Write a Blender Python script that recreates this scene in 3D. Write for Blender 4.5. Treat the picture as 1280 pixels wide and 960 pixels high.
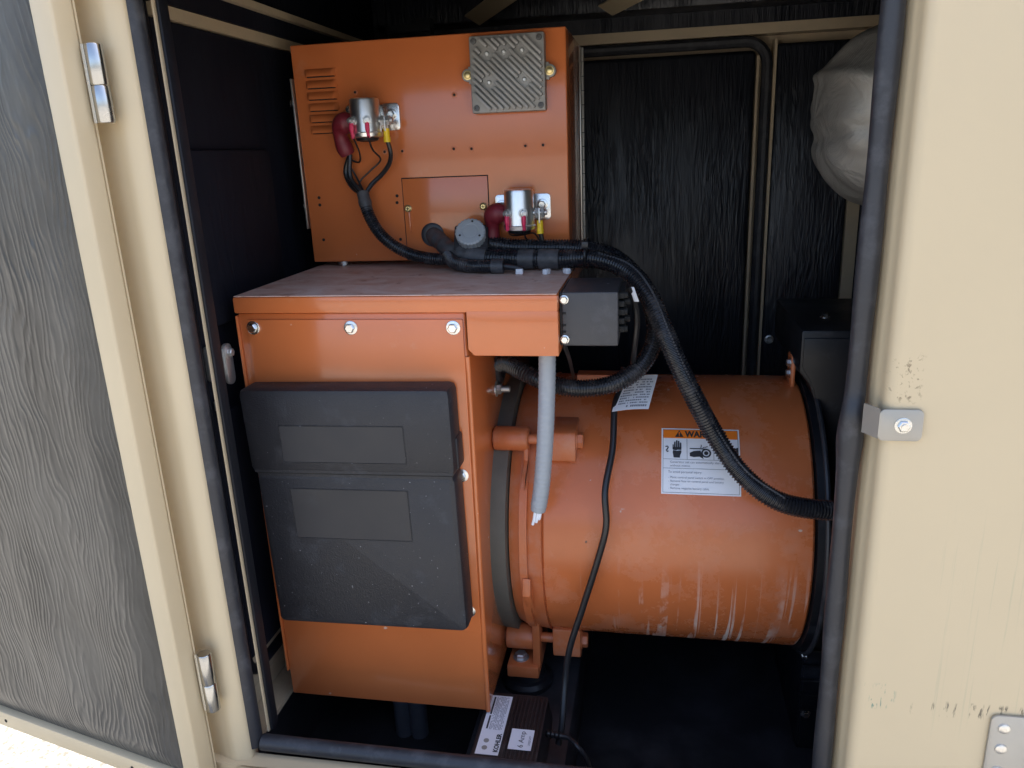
import bpy, bmesh, math, random
from mathutils import Vector, Matrix, noise
random.seed(7)
R = math.radians
scene = bpy.context.scene
for o in list(bpy.data.objects): bpy.data.objects.remove(o)
C = scene.collection
H = 1.5                       # eye height: every coordinate below is measured from the eye, metres

# ------------------------------------------------------------------ camera
cam_d = bpy.data.cameras.new('camera'); cam = bpy.data.objects.new('camera', cam_d); C.objects.link(cam)
yaw, pitch, roll = R(10.8), R(16.8), R(2.4)
fw = Vector((-math.sin(yaw)*math.cos(pitch), math.cos(yaw)*math.cos(pitch), -math.sin(pitch)))
r0 = Vector((math.cos(yaw), math.sin(yaw), 0)); u0 = r0.cross(fw)
rt = r0*math.cos(roll) - u0*math.sin(roll); up = u0*math.cos(roll) + r0*math.sin(roll)
m = Matrix((rt, up, -fw)).transposed().to_4x4(); m.translation = (0, 0, H)
cam.matrix_world = m
cam_d.sensor_fit = 'HORIZONTAL'; cam_d.sensor_width = 36; cam_d.lens = 961/1280*36
cam_d.clip_start = 0.02; cam_d.clip_end = 500
scene.camera = cam

# ------------------------------------------------------------------ light: open shade, sun high behind the right of the enclosure
SUN_EL, SUN_AZ = 60, 40      # azimuth from +Y (into the enclosure), positive towards +X
world = bpy.data.worlds.new('World'); scene.world = world; world.use_nodes = True
wn = world.node_tree; bg = wn.nodes['Background']
sky = wn.nodes.new('ShaderNodeTexSky'); sky.sky_type = 'NISHITA'; sky.sun_disc = False
sky.sun_elevation = R(SUN_EL); sky.sun_rotation = R(SUN_AZ)
sky.air_density = 0.8; sky.dust_density = 4.0; sky.ozone_density = 0.6
wn.links.new(sky.outputs[0], bg.inputs[0]); bg.inputs[1].default_value = 0.15
sd = bpy.data.lights.new('sun', 'SUN'); sun = bpy.data.objects.new('sun', sd); C.objects.link(sun)
sd.energy = 4.0; sd.angle = R(0.5); sd.color = (1.0, 0.95, 0.87)
to_sun = Vector((math.sin(R(SUN_AZ))*math.cos(R(SUN_EL)), math.cos(R(SUN_AZ))*math.cos(R(SUN_EL)), math.sin(R(SUN_EL))))
sun.rotation_euler = to_sun.to_track_quat('Z', 'Y').to_euler(); sun.location = (3, 3, 5)
vs = scene.view_settings; vs.view_transform = 'Standard'; vs.look = 'None'; vs.exposure = 1.85; vs.gamma = 1
scene.cycles.max_bounces = 8; scene.cycles.diffuse_bounces = 5; scene.cycles.glossy_bounces = 4
scene.cycles.use_denoising = True

# ------------------------------------------------------------------ materials
def nodes(name):
    mt = bpy.data.materials.new(name); mt.use_nodes = True
    nt = mt.node_tree; b = nt.nodes['Principled BSDF']
    return mt, nt, b
def N(nt, t, **kw):
    n = nt.nodes.new(t)
    for k, v in kw.items(): setattr(n, k, v)
    return n
def coords(nt, scale=(1,1,1), rot=(0,0,0), gen='Object'):
    tc = N(nt, 'ShaderNodeTexCoord'); mp = N(nt, 'ShaderNodeMapping')
    mp.inputs['Scale'].default_value = scale; mp.inputs['Rotation'].default_value = rot
    nt.links.new(tc.outputs[gen], mp.inputs[0]); return mp.outputs[0]
def noise_tex(nt, vec, scale, detail=3, rough=.55, dist=0):
    n = N(nt, 'ShaderNodeTexNoise'); n.inputs['Scale'].default_value = scale; n.inputs['Detail'].default_value = detail
    n.inputs['Roughness'].default_value = rough; n.inputs['Distortion'].default_value = dist
    nt.links.new(vec, n.inputs['Vector']); return n.outputs['Fac']
def ramp(nt, fac, lo, hi, a=(0,0,0,1), b=(1,1,1,1)):
    r = N(nt, 'ShaderNodeValToRGB'); r.color_ramp.elements[0].position = lo; r.color_ramp.elements[1].position = hi
    r.color_ramp.elements[0].color = a; r.color_ramp.elements[1].color = b
    nt.links.new(fac, r.inputs[0]); return r.outputs[0]
def mixc(nt, fac, a, b, mode='MIX'):
    n = N(nt, 'ShaderNodeMix', data_type='RGBA', blend_type=mode)
    for s, v in ((0, fac), (6, a), (7, b)):
        if isinstance(v, (int, float)): n.inputs[s].default_value = v
        elif isinstance(v, tuple): n.inputs[s].default_value = v if len(v) == 4 else (*v, 1)
        else: nt.links.new(v, n.inputs[s])
    return n.outputs[2]
def mth(nt, op, a, b=0.0):
    n = N(nt, 'ShaderNodeMath', operation=op)
    for s, v in ((0, a), (1, b)):
        if isinstance(v, (int, float)): n.inputs[s].default_value = v
        else: nt.links.new(v, n.inputs[s])
    return n.outputs[0]
def bump(nt, b, h, strength, dist=.002):
    n = N(nt, 'ShaderNodeBump'); n.inputs['Strength'].default_value = strength; n.inputs['Distance'].default_value = dist
    nt.links.new(h, n.inputs['Height'])
    if b.inputs['Normal'].is_linked: nt.links.new(b.inputs['Normal'].links[0].from_socket, n.inputs['Normal'])
    nt.links.new(n.outputs[0], b.inputs['Normal'])
def paint(name, col, rough=.35, metal=0, var=.12, dust=None, dust_amt=.5, dust_scale=9, bump_s=None, bump_st=.1, coat=0, spec=.5, rvar=.12, specks=None):
    mt, nt, b = nodes(name); v = coords(nt)
    f = noise_tex(nt, v, 6, 5)
    c = mixc(nt, ramp(nt, f, .3, .7), tuple(x*(1-var) for x in col), tuple(min(1, x*(1+var)) for x in col))
    rf = mth(nt, 'ADD', mth(nt, 'MULTIPLY', noise_tex(nt, v, 22, 4), rvar*2), rough-rvar)
    if dust:
        d = ramp(nt, noise_tex(nt, v, dust_scale, 8, .7), 1-dust_amt-.15, 1-dust_amt+.2)
        c = mixc(nt, mth(nt, 'MULTIPLY', d, .6), c, dust); rf = mth(nt, 'ADD', rf, mth(nt, 'MULTIPLY', d, .25))
    if specks:
        s = ramp(nt, noise_tex(nt, v, specks[1], 2, .5), specks[2], specks[2]+.04)
        c = mixc(nt, s, c, specks[0])
    nt.links.new(c, b.inputs['Base Color']); nt.links.new(rf, b.inputs['Roughness'])
    b.inputs['Metallic'].default_value = metal; b.inputs['Coat Weight'].default_value = coat; b.inputs['Coat Roughness'].default_value = .07; b.inputs['Specular IOR Level'].default_value = spec
    if bump_s: bump(nt, b, noise_tex(nt, v, bump_s, 2), bump_st, .001)
    return mt
M = {}
OR = (.60, .168, .052)
M['orange'] = paint('orange_paint', OR, .20, bump_s=420, bump_st=.03, var=.05, dust=(.60,.34,.24), dust_amt=.24, dust_scale=14, specks=((.7,.5,.4), 60, .76), coat=.45, rvar=.05)
M['orange_dull'] = paint('orange_cast_paint', (.55,.155,.052), .38, bump_s=160, bump_st=.25, var=.12, dust=(.55,.36,.28), dust_amt=.36, dust_scale=18)
M['beige'] = paint('beige_paint', (.585,.475,.305), .38, bump_s=600, bump_st=.04, var=.03, dust=(.55,.46,.33), dust_amt=.25, dust_scale=5)
M['beige_in'] = paint('beige_trim_paint', (.50,.40,.26), .5, var=.08, dust=(.3,.25,.2), dust_amt=.4, dust_scale=12)
M['rubber'] = paint('rubber_seal', (.024,.0255,.031), .45, bump_s=300, bump_st=.15, dust=(.13,.13,.14), dust_amt=.36, dust_scale=30)
M['rubber_dark'] = paint('shaded_rubber', (.010,.011,.015), .5, spec=.25)  # darker copy of the seal rubber, shade inside the opening put into its colour
M['black'] = paint('black_enamel', (.009,.010,.013), .36, spec=.3, dust=(.10,.11,.13), dust_amt=.28, dust_scale=12, bump_s=300, bump_st=.05)
M['black_floor'] = paint('black_floor_paint', (.022,.023,.027), .35, dust=(.09,.09,.10), dust_amt=.4, dust_scale=8)
M['plastic'] = paint('black_textured_plastic', (.019,.0195,.0235), .5, bump_s=480, bump_st=.8, dust=(.10,.105,.12), dust_amt=.30, dust_scale=20, specks=((.3,.3,.31), 260, .73))
M['plastic_smooth'] = paint('dark_grey_plastic', (.042,.042,.046), .5, dust=(.15,.15,.16), dust_amt=.3, dust_scale=20, bump_s=700, bump_st=.2, specks=((.4,.4,.4), 120, .76))
M['case_label'] = paint('case_label_plastic', (.0225,.023,.027), .5, dust=(.07,.073,.08), dust_amt=.26, dust_scale=14)
M['hose'] = paint('black_hose_plastic', (.017,.018,.022), .22, dust=(.16,.15,.15), dust_amt=.36, dust_scale=40)
M['pipe_grey'] = paint('pipe_grey', (.13,.15,.18), .45, dust=(.25,.25,.25), dust_amt=.3)
M['tape'] = paint('electrical_tape', (.03,.03,.033), .42, dust=(.16,.16,.17), dust_amt=.5, dust_scale=40)
M['wire'] = paint('black_wire', (.015,.015,.017), .35)
M['zinc'] = paint('zinc_plate', (.72,.72,.70), .26, metal=1, var=.12, bump_s=200, bump_st=.06, dust=(.45,.43,.40), dust_amt=.25, dust_scale=40)
M['can_metal'] = paint('can_metal', (.80,.80,.78), .34, metal=1, var=.08, bump_s=150, bump_st=.05, dust=(.55,.53,.48), dust_amt=.28, dust_scale=50)
M['galv'] = paint('dull_zinc', (.60,.61,.60), .42, metal=.85, var=.15, dust=(.4,.38,.34), dust_amt=.35, dust_scale=60)
M['yellow_zinc'] = paint('yellow_zinc', (.72,.58,.28), .35, metal=.9)
M['stainless'] = paint('stainless', (.68,.66,.62), .36, metal=.9, bump_s=300, bump_st=.06)
M['striker'] = paint('striker_steel', (.40,.385,.35), .42, metal=.6, bump_s=300, bump_st=.06)
M['hinge_steel'] = paint('hinge_steel', (.48,.48,.47), .24, metal=1, bump_s=120, bump_st=.12, var=.15)
M['dark_screw'] = paint('dark_screw', (.10,.10,.10), .45, metal=.6)
M['cast'] = paint('cast_aluminium', (.30,.30,.295), .5, metal=.3, var=.15, dust=(.36,.33,.28), dust_amt=.4, dust_scale=30, bump_s=500, bump_st=.2)
M['red'] = paint('dark_red_rubber', (.16,.012,.022), .5, var=.2, dust=(.2,.1,.1), dust_amt=.3, dust_scale=60)
M['pink'] = paint('red_crimp', (.62,.03,.10), .4)
M['yellow'] = paint('yellow_crimp', (.85,.58,.02), .4)
M['grey_pvc'] = paint('grey_conduit', (.33,.36,.39), .42, var=.06, dust=(.5,.5,.5), dust_amt=.25, dust_scale=40)
M['grey_cap'] = paint('grey_plug_plastic', (.33,.36,.38), .45, dust=(.45,.45,.43), dust_amt=.3, dust_scale=60)
M['gasket'] = paint('grey_green_gasket', (.115,.115,.095), .6, var=.15, bump_s=200, bump_st=.2, dust=(.2,.19,.17), dust_amt=.35)
M['white'] = paint('label_paper', (.80,.81,.84), .4, var=.02)
M['print_black'] = paint('print_black', (.03,.03,.035), .5)
M['print_grey'] = paint('print_grey', (.22,.23,.27), .5)
M['print_orange'] = paint('print_orange', (.90,.22,.02), .4)
M['print_dot'] = paint('print_dot', (.30,.29,.26), .5)
M['dark'] = paint('dark_hole', (.006,.006,.006), .8)
M['charger'] = paint('charger_black_plastic', (.022,.019,.020), .42, dust=(.09,.08,.075), dust_amt=.35, dust_scale=30)

def foam(name, col, dust, rough, lam, strength, dist, seed=0, fade=None, cover=.42, kink=1.0, fine=0.0, spec=.5):
    """vinyl faced foam: wavy wrinkles running up the panel, like finger prints, in patches"""
    mt, nt, b = nodes(name); tc = N(nt, 'ShaderNodeTexCoord'); v0 = tc.outputs['Object']
    sep = N(nt, 'ShaderNodeSeparateXYZ'); nt.links.new(v0, sep.inputs[0])
    def sv(x, z):
        mp = N(nt, 'ShaderNodeMapping'); mp.inputs['Scale'].default_value = (x, x, z); mp.inputs['Location'].default_value = (seed, seed*.7, seed*1.3)
        nt.links.new(v0, mp.inputs[0]); return mp.outputs[0]
    a = noise_tex(nt, sv(6, 3.0), 1, 2, .5); c_ = noise_tex(nt, sv(34, 9), 1, 2, .55)
    ph = mth(nt, 'ADD', mth(nt, 'MULTIPLY', sep.outputs[0], 1/lam), mth(nt, 'ADD', mth(nt, 'MULTIPLY', a, 16.0*kink), mth(nt, 'MULTIPLY', c_, 3.6*kink)))
    w = mth(nt, 'SINE', mth(nt, 'MULTIPLY', ph, 2*math.pi))
    w = mth(nt, 'POWER', mth(nt, 'ADD', mth(nt, 'MULTIPLY', w, .5), .5), 1.7)
    mask = ramp(nt, noise_tex(nt, sv(7, 2.6), 1, 3, .6), cover, cover+.22)
    mk2 = ramp(nt, noise_tex(nt, sv(40, 14), 1, 2, .6), .30, .62)
    amp = mth(nt, 'ADD', mth(nt, 'MULTIPLY', mask, mk2), .05)
    if fade:
        mr = N(nt, 'ShaderNodeMapRange'); mr.inputs[1].default_value = fade[0]; mr.inputs[2].default_value = fade[1]; mr.inputs[3].default_value = .12
        nt.links.new(sep.outputs[0], mr.inputs[0]); amp = mth(nt, 'MULTIPLY', amp, mr.outputs[0])
    hh = mth(nt, 'MULTIPLY', w, amp)
    if fine:
        fn = noise_tex(nt, sv(120, 9), 1, 3, .5, .9)
        fr = mth(nt, 'MAXIMUM', mth(nt, 'SUBTRACT', 1.0, mth(nt, 'MULTIPLY', mth(nt, 'ABSOLUTE', mth(nt, 'SUBTRACT', fn, .5)), 9.0)), 0.0)
        hh = mth(nt, 'ADD', mth(nt, 'MULTIPLY', hh, .8), mth(nt, 'MULTIPLY', fr, mth(nt, 'ADD', mth(nt, 'MULTIPLY', mask, fine), .1*fine)))
    bump(nt, b, hh, strength, dist)
    bump(nt, b, noise_tex(nt, sv(13, 4), 1, 4, .55), .5, .008)
    f = noise_tex(nt, sv(9, 4), 1, 6, .65)
    c = mixc(nt, ramp(nt, f, .35, .75), col, dust)
    nt.links.new(c, b.inputs['Base Color'])
    nt.links.new(mth(nt, 'ADD', mth(nt, 'MULTIPLY', f, .22), rough-.1), b.inputs['Roughness'])
    b.inputs['Specular IOR Level'].default_value = spec
    return mt
M['foam_door'] = foam('door_foam_vinyl', (.036,.035,.032), (.105,.099,.086), .34, .0082, .8, .0015, 3.1, (-1.34,-1.02), .32)  # paler than the other foams: sky reflection and warm sheen put into both tones
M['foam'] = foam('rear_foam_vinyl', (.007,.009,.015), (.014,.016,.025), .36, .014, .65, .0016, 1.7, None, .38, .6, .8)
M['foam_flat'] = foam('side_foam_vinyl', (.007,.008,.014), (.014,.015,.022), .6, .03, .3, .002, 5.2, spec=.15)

def lid_material():
    mt, nt, b = nodes('orange_paint_dusty'); v = coords(nt); v2 = coords(nt, (1, 1.6, 1))
    f = noise_tex(nt, v2, 11, 9, .68, 1.2)
    c = mixc(nt, ramp(nt, f, .36, .60), (.62,.36,.26), (.74,.57,.49))
    c = mixc(nt, ramp(nt, noise_tex(nt, v, 24, 6, .7), .57, .66), c, (.45,.24,.17))
    nt.links.new(c, b.inputs['Base Color']); b.inputs['Roughness'].default_value = .5
    bump(nt, b, noise_tex(nt, v, 300, 2), .08, .001); return mt
M['lid'] = lid_material()
def barrel_material():
    """orange paint with dried water runs: streaks run down the barrel, each with its own place and length"""
    mt, nt, b = nodes('orange_barrel_paint'); v = coords(nt)
    f = noise_tex(nt, v, 5, 5)
    c = mixc(nt, ramp(nt, f, .3, .7), (.52,.140,.042), (.60,.168,.056))
    dusty = ramp(nt, noise_tex(nt, v, 9, 8, .72), .50, .80)
    c = mixc(nt, mth(nt, 'MULTIPLY', dusty, .5), c, (.62,.33,.23))
    sv = coords(nt, (85, 2.6, 2.6)); s = noise_tex(nt, sv, 1.0, 2.2, .5, .7)
    s = ramp(nt, s, .585, .625)
    brk = ramp(nt, noise_tex(nt, coords(nt, (14, 7, 7)), 1.0, 5, .7), .40, .56)
    sep = N(nt, 'ShaderNodeSeparateXYZ'); tc = N(nt, 'ShaderNodeTexCoord'); nt.links.new(tc.outputs['Object'], sep.inputs[0])
    low = N(nt, 'ShaderNodeMapRange'); low.inputs[1].default_value = .02; low.inputs[2].default_value = -.15; nt.links.new(sep.outputs[2], low.inputs[0])
    rgt = N(nt, 'ShaderNodeMapRange'); rgt.inputs[1].default_value = -.12; rgt.inputs[2].default_value = .06; nt.links.new(sep.outputs[0], rgt.inputs[0])
    st = mth(nt, 'MULTIPLY', mth(nt, 'MULTIPLY', s, brk), mth(nt, 'MULTIPLY', low.outputs[0], rgt.outputs[0]))
    c = mixc(nt, mth(nt, 'MULTIPLY', st, .95), c, (.80,.66,.58))
    sp = ramp(nt, noise_tex(nt, v, 55, 2), .755, .775); c = mixc(nt, sp, c, (.68,.50,.42))
    dk = ramp(nt, noise_tex(nt, v, 38, 2), .785, .80); c = mixc(nt, dk, c, (.06,.03,.02))
    nt.links.new(c, b.inputs['Base Color'])
    nt.links.new(mth(nt, 'ADD', .24, mth(nt, 'MULTIPLY', mth(nt, 'MAXIMUM', dusty, st), .32)), b.inputs['Roughness'])
    bump(nt, b, noise_tex(nt, v, 300, 2), .06, .001); return mt
M['barrel'] = barrel_material()
def face_panel_material():
    """beige panel with rows of dark and green scuffs"""
    mt, nt, b = nodes('beige_scuffed_paint'); v = coords(nt)
    f = noise_tex(nt, v, 3, 5)
    c = mixc(nt, ramp(nt, f, .3, .7), (.585,.470,.298), (.615,.495,.315))
    sep = N(nt, 'ShaderNodeSeparateXYZ'); tc = N(nt, 'ShaderNodeTexCoord'); nt.links.new(tc.outputs['Object'], sep.inputs[0])
    def band(sock, lo, hi, soft):
        a = N(nt, 'ShaderNodeMapRange'); a.inputs[1].default_value = lo-soft; a.inputs[2].default_value = lo; nt.links.new(sock, a.inputs[0])
        z = N(nt, 'ShaderNodeMapRange'); z.inputs[1].default_value = hi+soft; z.inputs[2].default_value = hi; nt.links.new(sock, z.inputs[0])
        return mth(nt, 'MULTIPLY', a.outputs[0], z.outputs[0])
    X_, Z_ = sep.outputs[0], sep.outputs[2]
    def scuff(x0, x1, z0, z1, sx, sz, th, colr, amt, soft=.004):
        nonlocal c
        x0, x1, z0, z1 = x0-.2, x1-.2, z0+1.5, z1+1.5
        n_ = ramp(nt, noise_tex(nt, coords(nt, (sx, 1, sz)), 1.0, 4, .65, .3), th, th+.07)
        k = mth(nt, 'MULTIPLY', n_, mth(nt, 'MULTIPLY', band(X_, x0, x1, .008), band(Z_, z0, z1, soft)))
        c = mixc(nt, mth(nt, 'MULTIPLY', k, amt), c, colr)
    scuff(.300, .410, -.632, -.619, 150, 30, .56, (.05,.04,.03), .8, .005)      # row of dark ticks
    scuff(.250, .272, -.628, -.603, 190, 40, .55, (.03,.18,.15), .85, .006)        # green ticks
    scuff(.310, .43, -.612, -.42, 170, 3, .57, (.25,.30,.20), .18, .06)     # faint long scratches
    scuff(.242, .262, -.255, -.215, 160, 120, .56, (.16,.11,.06), .75, .008)  # smear above the striker
    nt.links.new(c, b.inputs['Base Color']); b.inputs['Roughness'].default_value = .36
    bump(nt, b, noise_tex(nt, v, 500, 2), .04, .001); return mt
M['panel'] = face_panel_material()
def concrete_material():
    mt, nt, b = nodes('pale_concrete'); v = coords(nt)
    f = noise_tex(nt, v, 4, 8, .7); g = noise_tex(nt, v, 60, 4, .7)
    c = mixc(nt, ramp(nt, f, .3, .7), (.28,.27,.243), (.35,.337,.308)); c = mixc(nt, ramp(nt, g, .40, .58), (.13,.12,.10), c)
    nt.links.new(c, b.inputs['Base Color']); b.inputs['Roughness'].default_value = .9
    bump(nt, b, g, .5, .004); return mt
M['concrete'] = concrete_material()
def cloth_material():
    mt, nt, b = nodes('silver_cloth'); v = coords(nt)
    w1 = N(nt, 'ShaderNodeTexWave'); w1.inputs['Scale'].default_value = 170; w1.inputs['Distortion'].default_value = .6; nt.links.new(coords(nt, (1,.5,1), (0,.6,.4)), w1.inputs[0])
    f = noise_tex(nt, v, 12, 6)
    c = mixc(nt, ramp(nt, f, .3, .7), (.33,.325,.305), (.46,.45,.42))
    nt.links.new(c, b.inputs['Base Color']); b.inputs['Roughness'].default_value = .45; b.inputs['Metallic'].default_value = .45
    bump(nt, b, w1.outputs['Fac'], .22, .001); bump(nt, b, noise_tex(nt, v, 16, 4, .6, .8), .6, .008); return mt
M['cloth'] = cloth_material()

# ------------------------------------------------------------------ shapes: each returns (verts, faces)
def box(x0, x1, y0, y1, z0, z1, bev=0, seg=2):
    bm = bmesh.new(); bmesh.ops.create_cube(bm, size=1)
    for v in bm.verts:
        v.co = Vector(((x0+x1)/2 + v.co.x*(x1-x0), (y0+y1)/2 + v.co.y*(y1-y0), (z0+z1)/2 + v.co.z*(z1-z0)))
    if bev: bmesh.ops.bevel(bm, geom=bm.edges[:], offset=bev, segments=seg, affect='EDGES', profile=.5)
    return out(bm)
def out(bm):
    bm.verts.ensure_lookup_table(); bm.verts.index_update()
    r = ([tuple(v.co) for v in bm.verts], [tuple(v.index for v in f.verts) for f in bm.faces]); bm.free(); return r
def frame_of(d):
    d = d.normalized(); a = Vector((0,0,1)) if abs(d.z) < .9 else Vector((0,1,0))
    u = a.cross(d).normalized(); return u, d.cross(u).normalized()
def lathe(prof, p, axis, n=20, caps=True, sq=None):
    """prof: list of (distance along axis, radius)"""
    p, axis = Vector(p), Vector(axis).normalized(); u, w = frame_of(axis); vs_, fs = [], []
    for h, r in prof:
        for i in range(n):
            a = 2*math.pi*i/n; rr = r*(sq(i) if sq else 1)
            vs_.append(tuple(p + axis*h + (u*math.cos(a) + w*math.sin(a))*rr))
    for j in range(len(prof)-1):
        for i in range(n): fs.append((j*n+i, j*n+(i+1)%n, (j+1)*n+(i+1)%n, (j+1)*n+i))
    if caps: fs.append(tuple(range(n-1, -1, -1))); fs.append(tuple(range((len(prof)-1)*n, len(prof)*n)))
    return vs_, fs
def cyl(p0, p1, r, r1=None, n=16, bev=0):
    p0, p1 = Vector(p0), Vector(p1); L = (p1-p0).length; r1 = r if r1 is None else r1
    pr = [(0, r), (L, r1)] if not bev else [(0, r-bev), (bev*.4, r-bev*.3), (bev, r), (L-bev, r1), (L-bev*.4, r1-bev*.3), (L, r1-bev)]
    return lathe(pr, p0, p1-p0, n)
def smooth_path(pts, step):
    pts = [Vector(p) for p in pts]; P = [2*pts[0]-pts[1]] + pts + [2*pts[-1]-pts[-2]]; dense = []
    for i in range(1, len(P)-2):
        a, b, c, d = P[i-1:i+3]
        for k in range(24):
            t = k/24; dense.append(.5*((2*b) + (c-a)*t + (2*a-5*b+4*c-d)*t*t + (3*b-a-3*c+d)*t**3))
    dense.append(pts[-1]); acc = [0]
    for a, b in zip(dense, dense[1:]): acc.append(acc[-1] + (b-a).length)
    n = max(2, int(acc[-1]/step)); res = []; j = 0
    for k in range(n+1):
        s = acc[-1]*k/n
        while j < len(dense)-2 and acc[j+1] < s: j += 1
        t = (s-acc[j])/max(1e-9, acc[j+1]-acc[j]); res.append(dense[j].lerp(dense[j+1], min(1, max(0, t))))
    return res, acc[-1]
def tube(pts, r, n=12, step=.006, smooth=True, s0=0, s1=1):
    """r: number or function of (fraction, ring number)"""
    path = smooth_path(pts, step)[0] if smooth else [Vector(p) for p in pts]
    i0, i1 = int(s0*(len(path)-1)), int(s1*(len(path)-1)); path = path[i0:i1+1]
    vs_, fs = [], []; u = None; L = len(path)
    for k, p in enumerate(path):
        d = (path[min(k+1, L-1)] - path[max(k-1, 0)]).normalized()
        if u is None: u, w = frame_of(d)
        else: u = (u - d*u.dot(d)).normalized(); w = d.cross(u)
        rr = r(k/(L-1), k) if callable(r) else r
        for i in range(n):
            a = 2*math.pi*i/n; vs_.append(tuple(p + (u*math.cos(a) + w*math.sin(a))*rr))
    for j in range(L-1):
        for i in range(n): fs.append((j*n+i, j*n+(i+1)%n, (j+1)*n+(i+1)%n, (j+1)*n+i))
    fs.append(tuple(range(n-1, -1, -1))); fs.append(tuple(range((L-1)*n, L*n)))
    return vs_, fs
def corrugated(pts, r, pitch, depth=.12, n=14, s0=0, s1=1):
    pr = (1, 1, 1-depth, 1-depth)
    return tube(pts, lambda t, k: r*pr[k % 4], n, pitch/4, True, s0, s1)
def extrude(poly, a, b, axis='z', bev=0):
    """poly: 2D outline in the plane across the axis (x: (y,z), y: (x,z), z: (x,y))"""
    f = {'x': lambda q, h: (h, q[0], q[1]), 'y': lambda q, h: (q[0], h, q[1]), 'z': lambda q, h: (q[0], q[1], h)}[axis]
    bm = bmesh.new(); n = len(poly)
    lo = [bm.verts.new(f(q, a)) for q in poly]; hi = [bm.verts.new(f(q, b)) for q in poly]
    bm.faces.new(lo); bm.faces.new(hi[::-1])
    for i in range(n): bm.faces.new((lo[i], hi[i], hi[(i+1)%n], lo[(i+1)%n]))
    bmesh.ops.recalc_face_normals(bm, faces=bm.faces[:])
    if bev:
        es = [e for e in bm.edges if e.calc_face_angle(0) > .6]
        bmesh.ops.bevel(bm, geom=es, offset=bev, segments=2, affect='EDGES', profile=.5)
    return out(bm)
def rrect(x0, x1, z0, z1, r, n=5):
    pts = []
    for cx, cz, a0 in ((x1-r, z1-r, 0), (x0+r, z1-r, 90), (x0+r, z0+r, 180), (x1-r, z0+r, 270)):
        for k in range(n+1):
            a = R(a0 + 90*k/n); pts.append((cx + r*math.cos(a), cz + r*math.sin(a)))
    return pts
def loop_tube(pts, r, n=10):
    """closed sweep through pts"""
    pts = [Vector(p) for p in pts]; L = len(pts); vs_, fs = [], []; u = None
    for k, p in enumerate(pts):
        d = (pts[(k+1) % L] - pts[k-1]).normalized(); w = Vector((0, 1, 0)); u = w.cross(d).normalized()
        for i in range(n):
            a = 2*math.pi*i/n; vs_.append(tuple(p + (u*math.cos(a) + w*math.sin(a))*r))
    for j in range(L):
        for i in range(n): fs.append((j*n+i, j*n+(i+1)%n, ((j+1)%L)*n+(i+1)%n, ((j+1)%L)*n+i))
    return vs_, fs
def hexa(p, axis, r, h, w=0, wr=0):
    """hex bolt head on a washer of thickness w"""
    p, axis = Vector(p), Vector(axis).normalized(); gs = []
    if w: gs.append(lathe([(0, wr), (w*.7, wr), (w, wr*.9)], p, axis, 20))
    gs.append(lathe([(w*.9, r), (w+h*.8, r), (w+h, r*.82)], p, axis, 6)); return gs
def xf(g, f): return [tuple(f(Vector(v))) for v in g[0]], g[1]
def text(s, size, f, align='LEFT', bold=0.0):
    cu = bpy.data.curves.new('lettering', 'FONT'); cu.body = s; cu.size = size; cu.align_x = align; cu.offset = bold; cu.resolution_u = 3
    o = bpy.data.objects.new('lettering', cu); C.objects.link(o); bpy.context.view_layer.update()
    me = bpy.data.meshes.new_from_object(o.evaluated_get(bpy.context.evaluated_depsgraph_get()))
    g = ([tuple(f(v.co.x, v.co.y)) for v in me.vertices], [tuple(p.vertices) for p in me.polygons])
    bpy.data.objects.remove(o); bpy.data.curves.remove(cu); bpy.data.meshes.remove(me); return g

# ------------------------------------------------------------------ objects
def mesh_of(name, geoms, mat, base, smooth=35, fix=True):
    vs_, fs = [], []
    for g in geoms:
        k = len(vs_); vs_ += [(v[0]-base[0], v[1]-base[1], v[2]-base[2]) for v in g[0]]; fs += [tuple(i+k for i in f) for f in g[1]]
    me = bpy.data.meshes.new(name); me.from_pydata(vs_, [], fs)
    if fix:
        bm = bmesh.new(); bm.from_mesh(me); bmesh.ops.recalc_face_normals(bm, faces=bm.faces[:]); bm.to_mesh(me); bm.free()
    me.materials.append(M[mat])
    if smooth: me.shade_smooth(); me.set_sharp_from_angle(angle=R(smooth))
    return me
def flat(gs):
    r = []
    for g in gs:
        if isinstance(g, list): r += flat(g)
        else: r.append(g)
    return r
BASE = {}
def thing(name, label, cat, base, group=None):
    o = bpy.data.objects.new(name, None); C.objects.link(o); o.location = (base[0], base[1], base[2]+H); o.empty_display_size = .02
    o['label'] = label; o['category'] = cat
    if group: o['group'] = group
    BASE[o.name] = base; return o
def part(name, mat, parent, *geoms, smooth=35, label=None, fix=True):
    base = BASE[parent.name]
    o = bpy.data.objects.new(name, mesh_of(name, flat(geoms), mat, base, smooth, fix)); C.objects.link(o); o.parent = parent
    BASE[o.name] = base
    if label: o['label'] = label
    return o
def single(name, label, cat, mat, base, *geoms, smooth=35, group=None):
    o = bpy.data.objects.new(name, mesh_of(name, flat(geoms), mat, base, smooth)); C.objects.link(o); o.location = (base[0], base[1], base[2]+H)
    o['label'] = label; o['category'] = cat
    if group: o['group'] = group
    BASE[o.name] = base; return o

# ================================================================== the setting
GZ = -1.5
g = bpy.data.objects.new('ground', mesh_of('ground', [([(-60,-60,GZ),(60,-60,GZ),(60,60,GZ),(-60,60,GZ)], [(0,1,2,3)])], 'concrete', (0,0,GZ), 0))
C.objects.link(g); g.location = (0,0,GZ+H); g['kind'] = 'structure'

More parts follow.
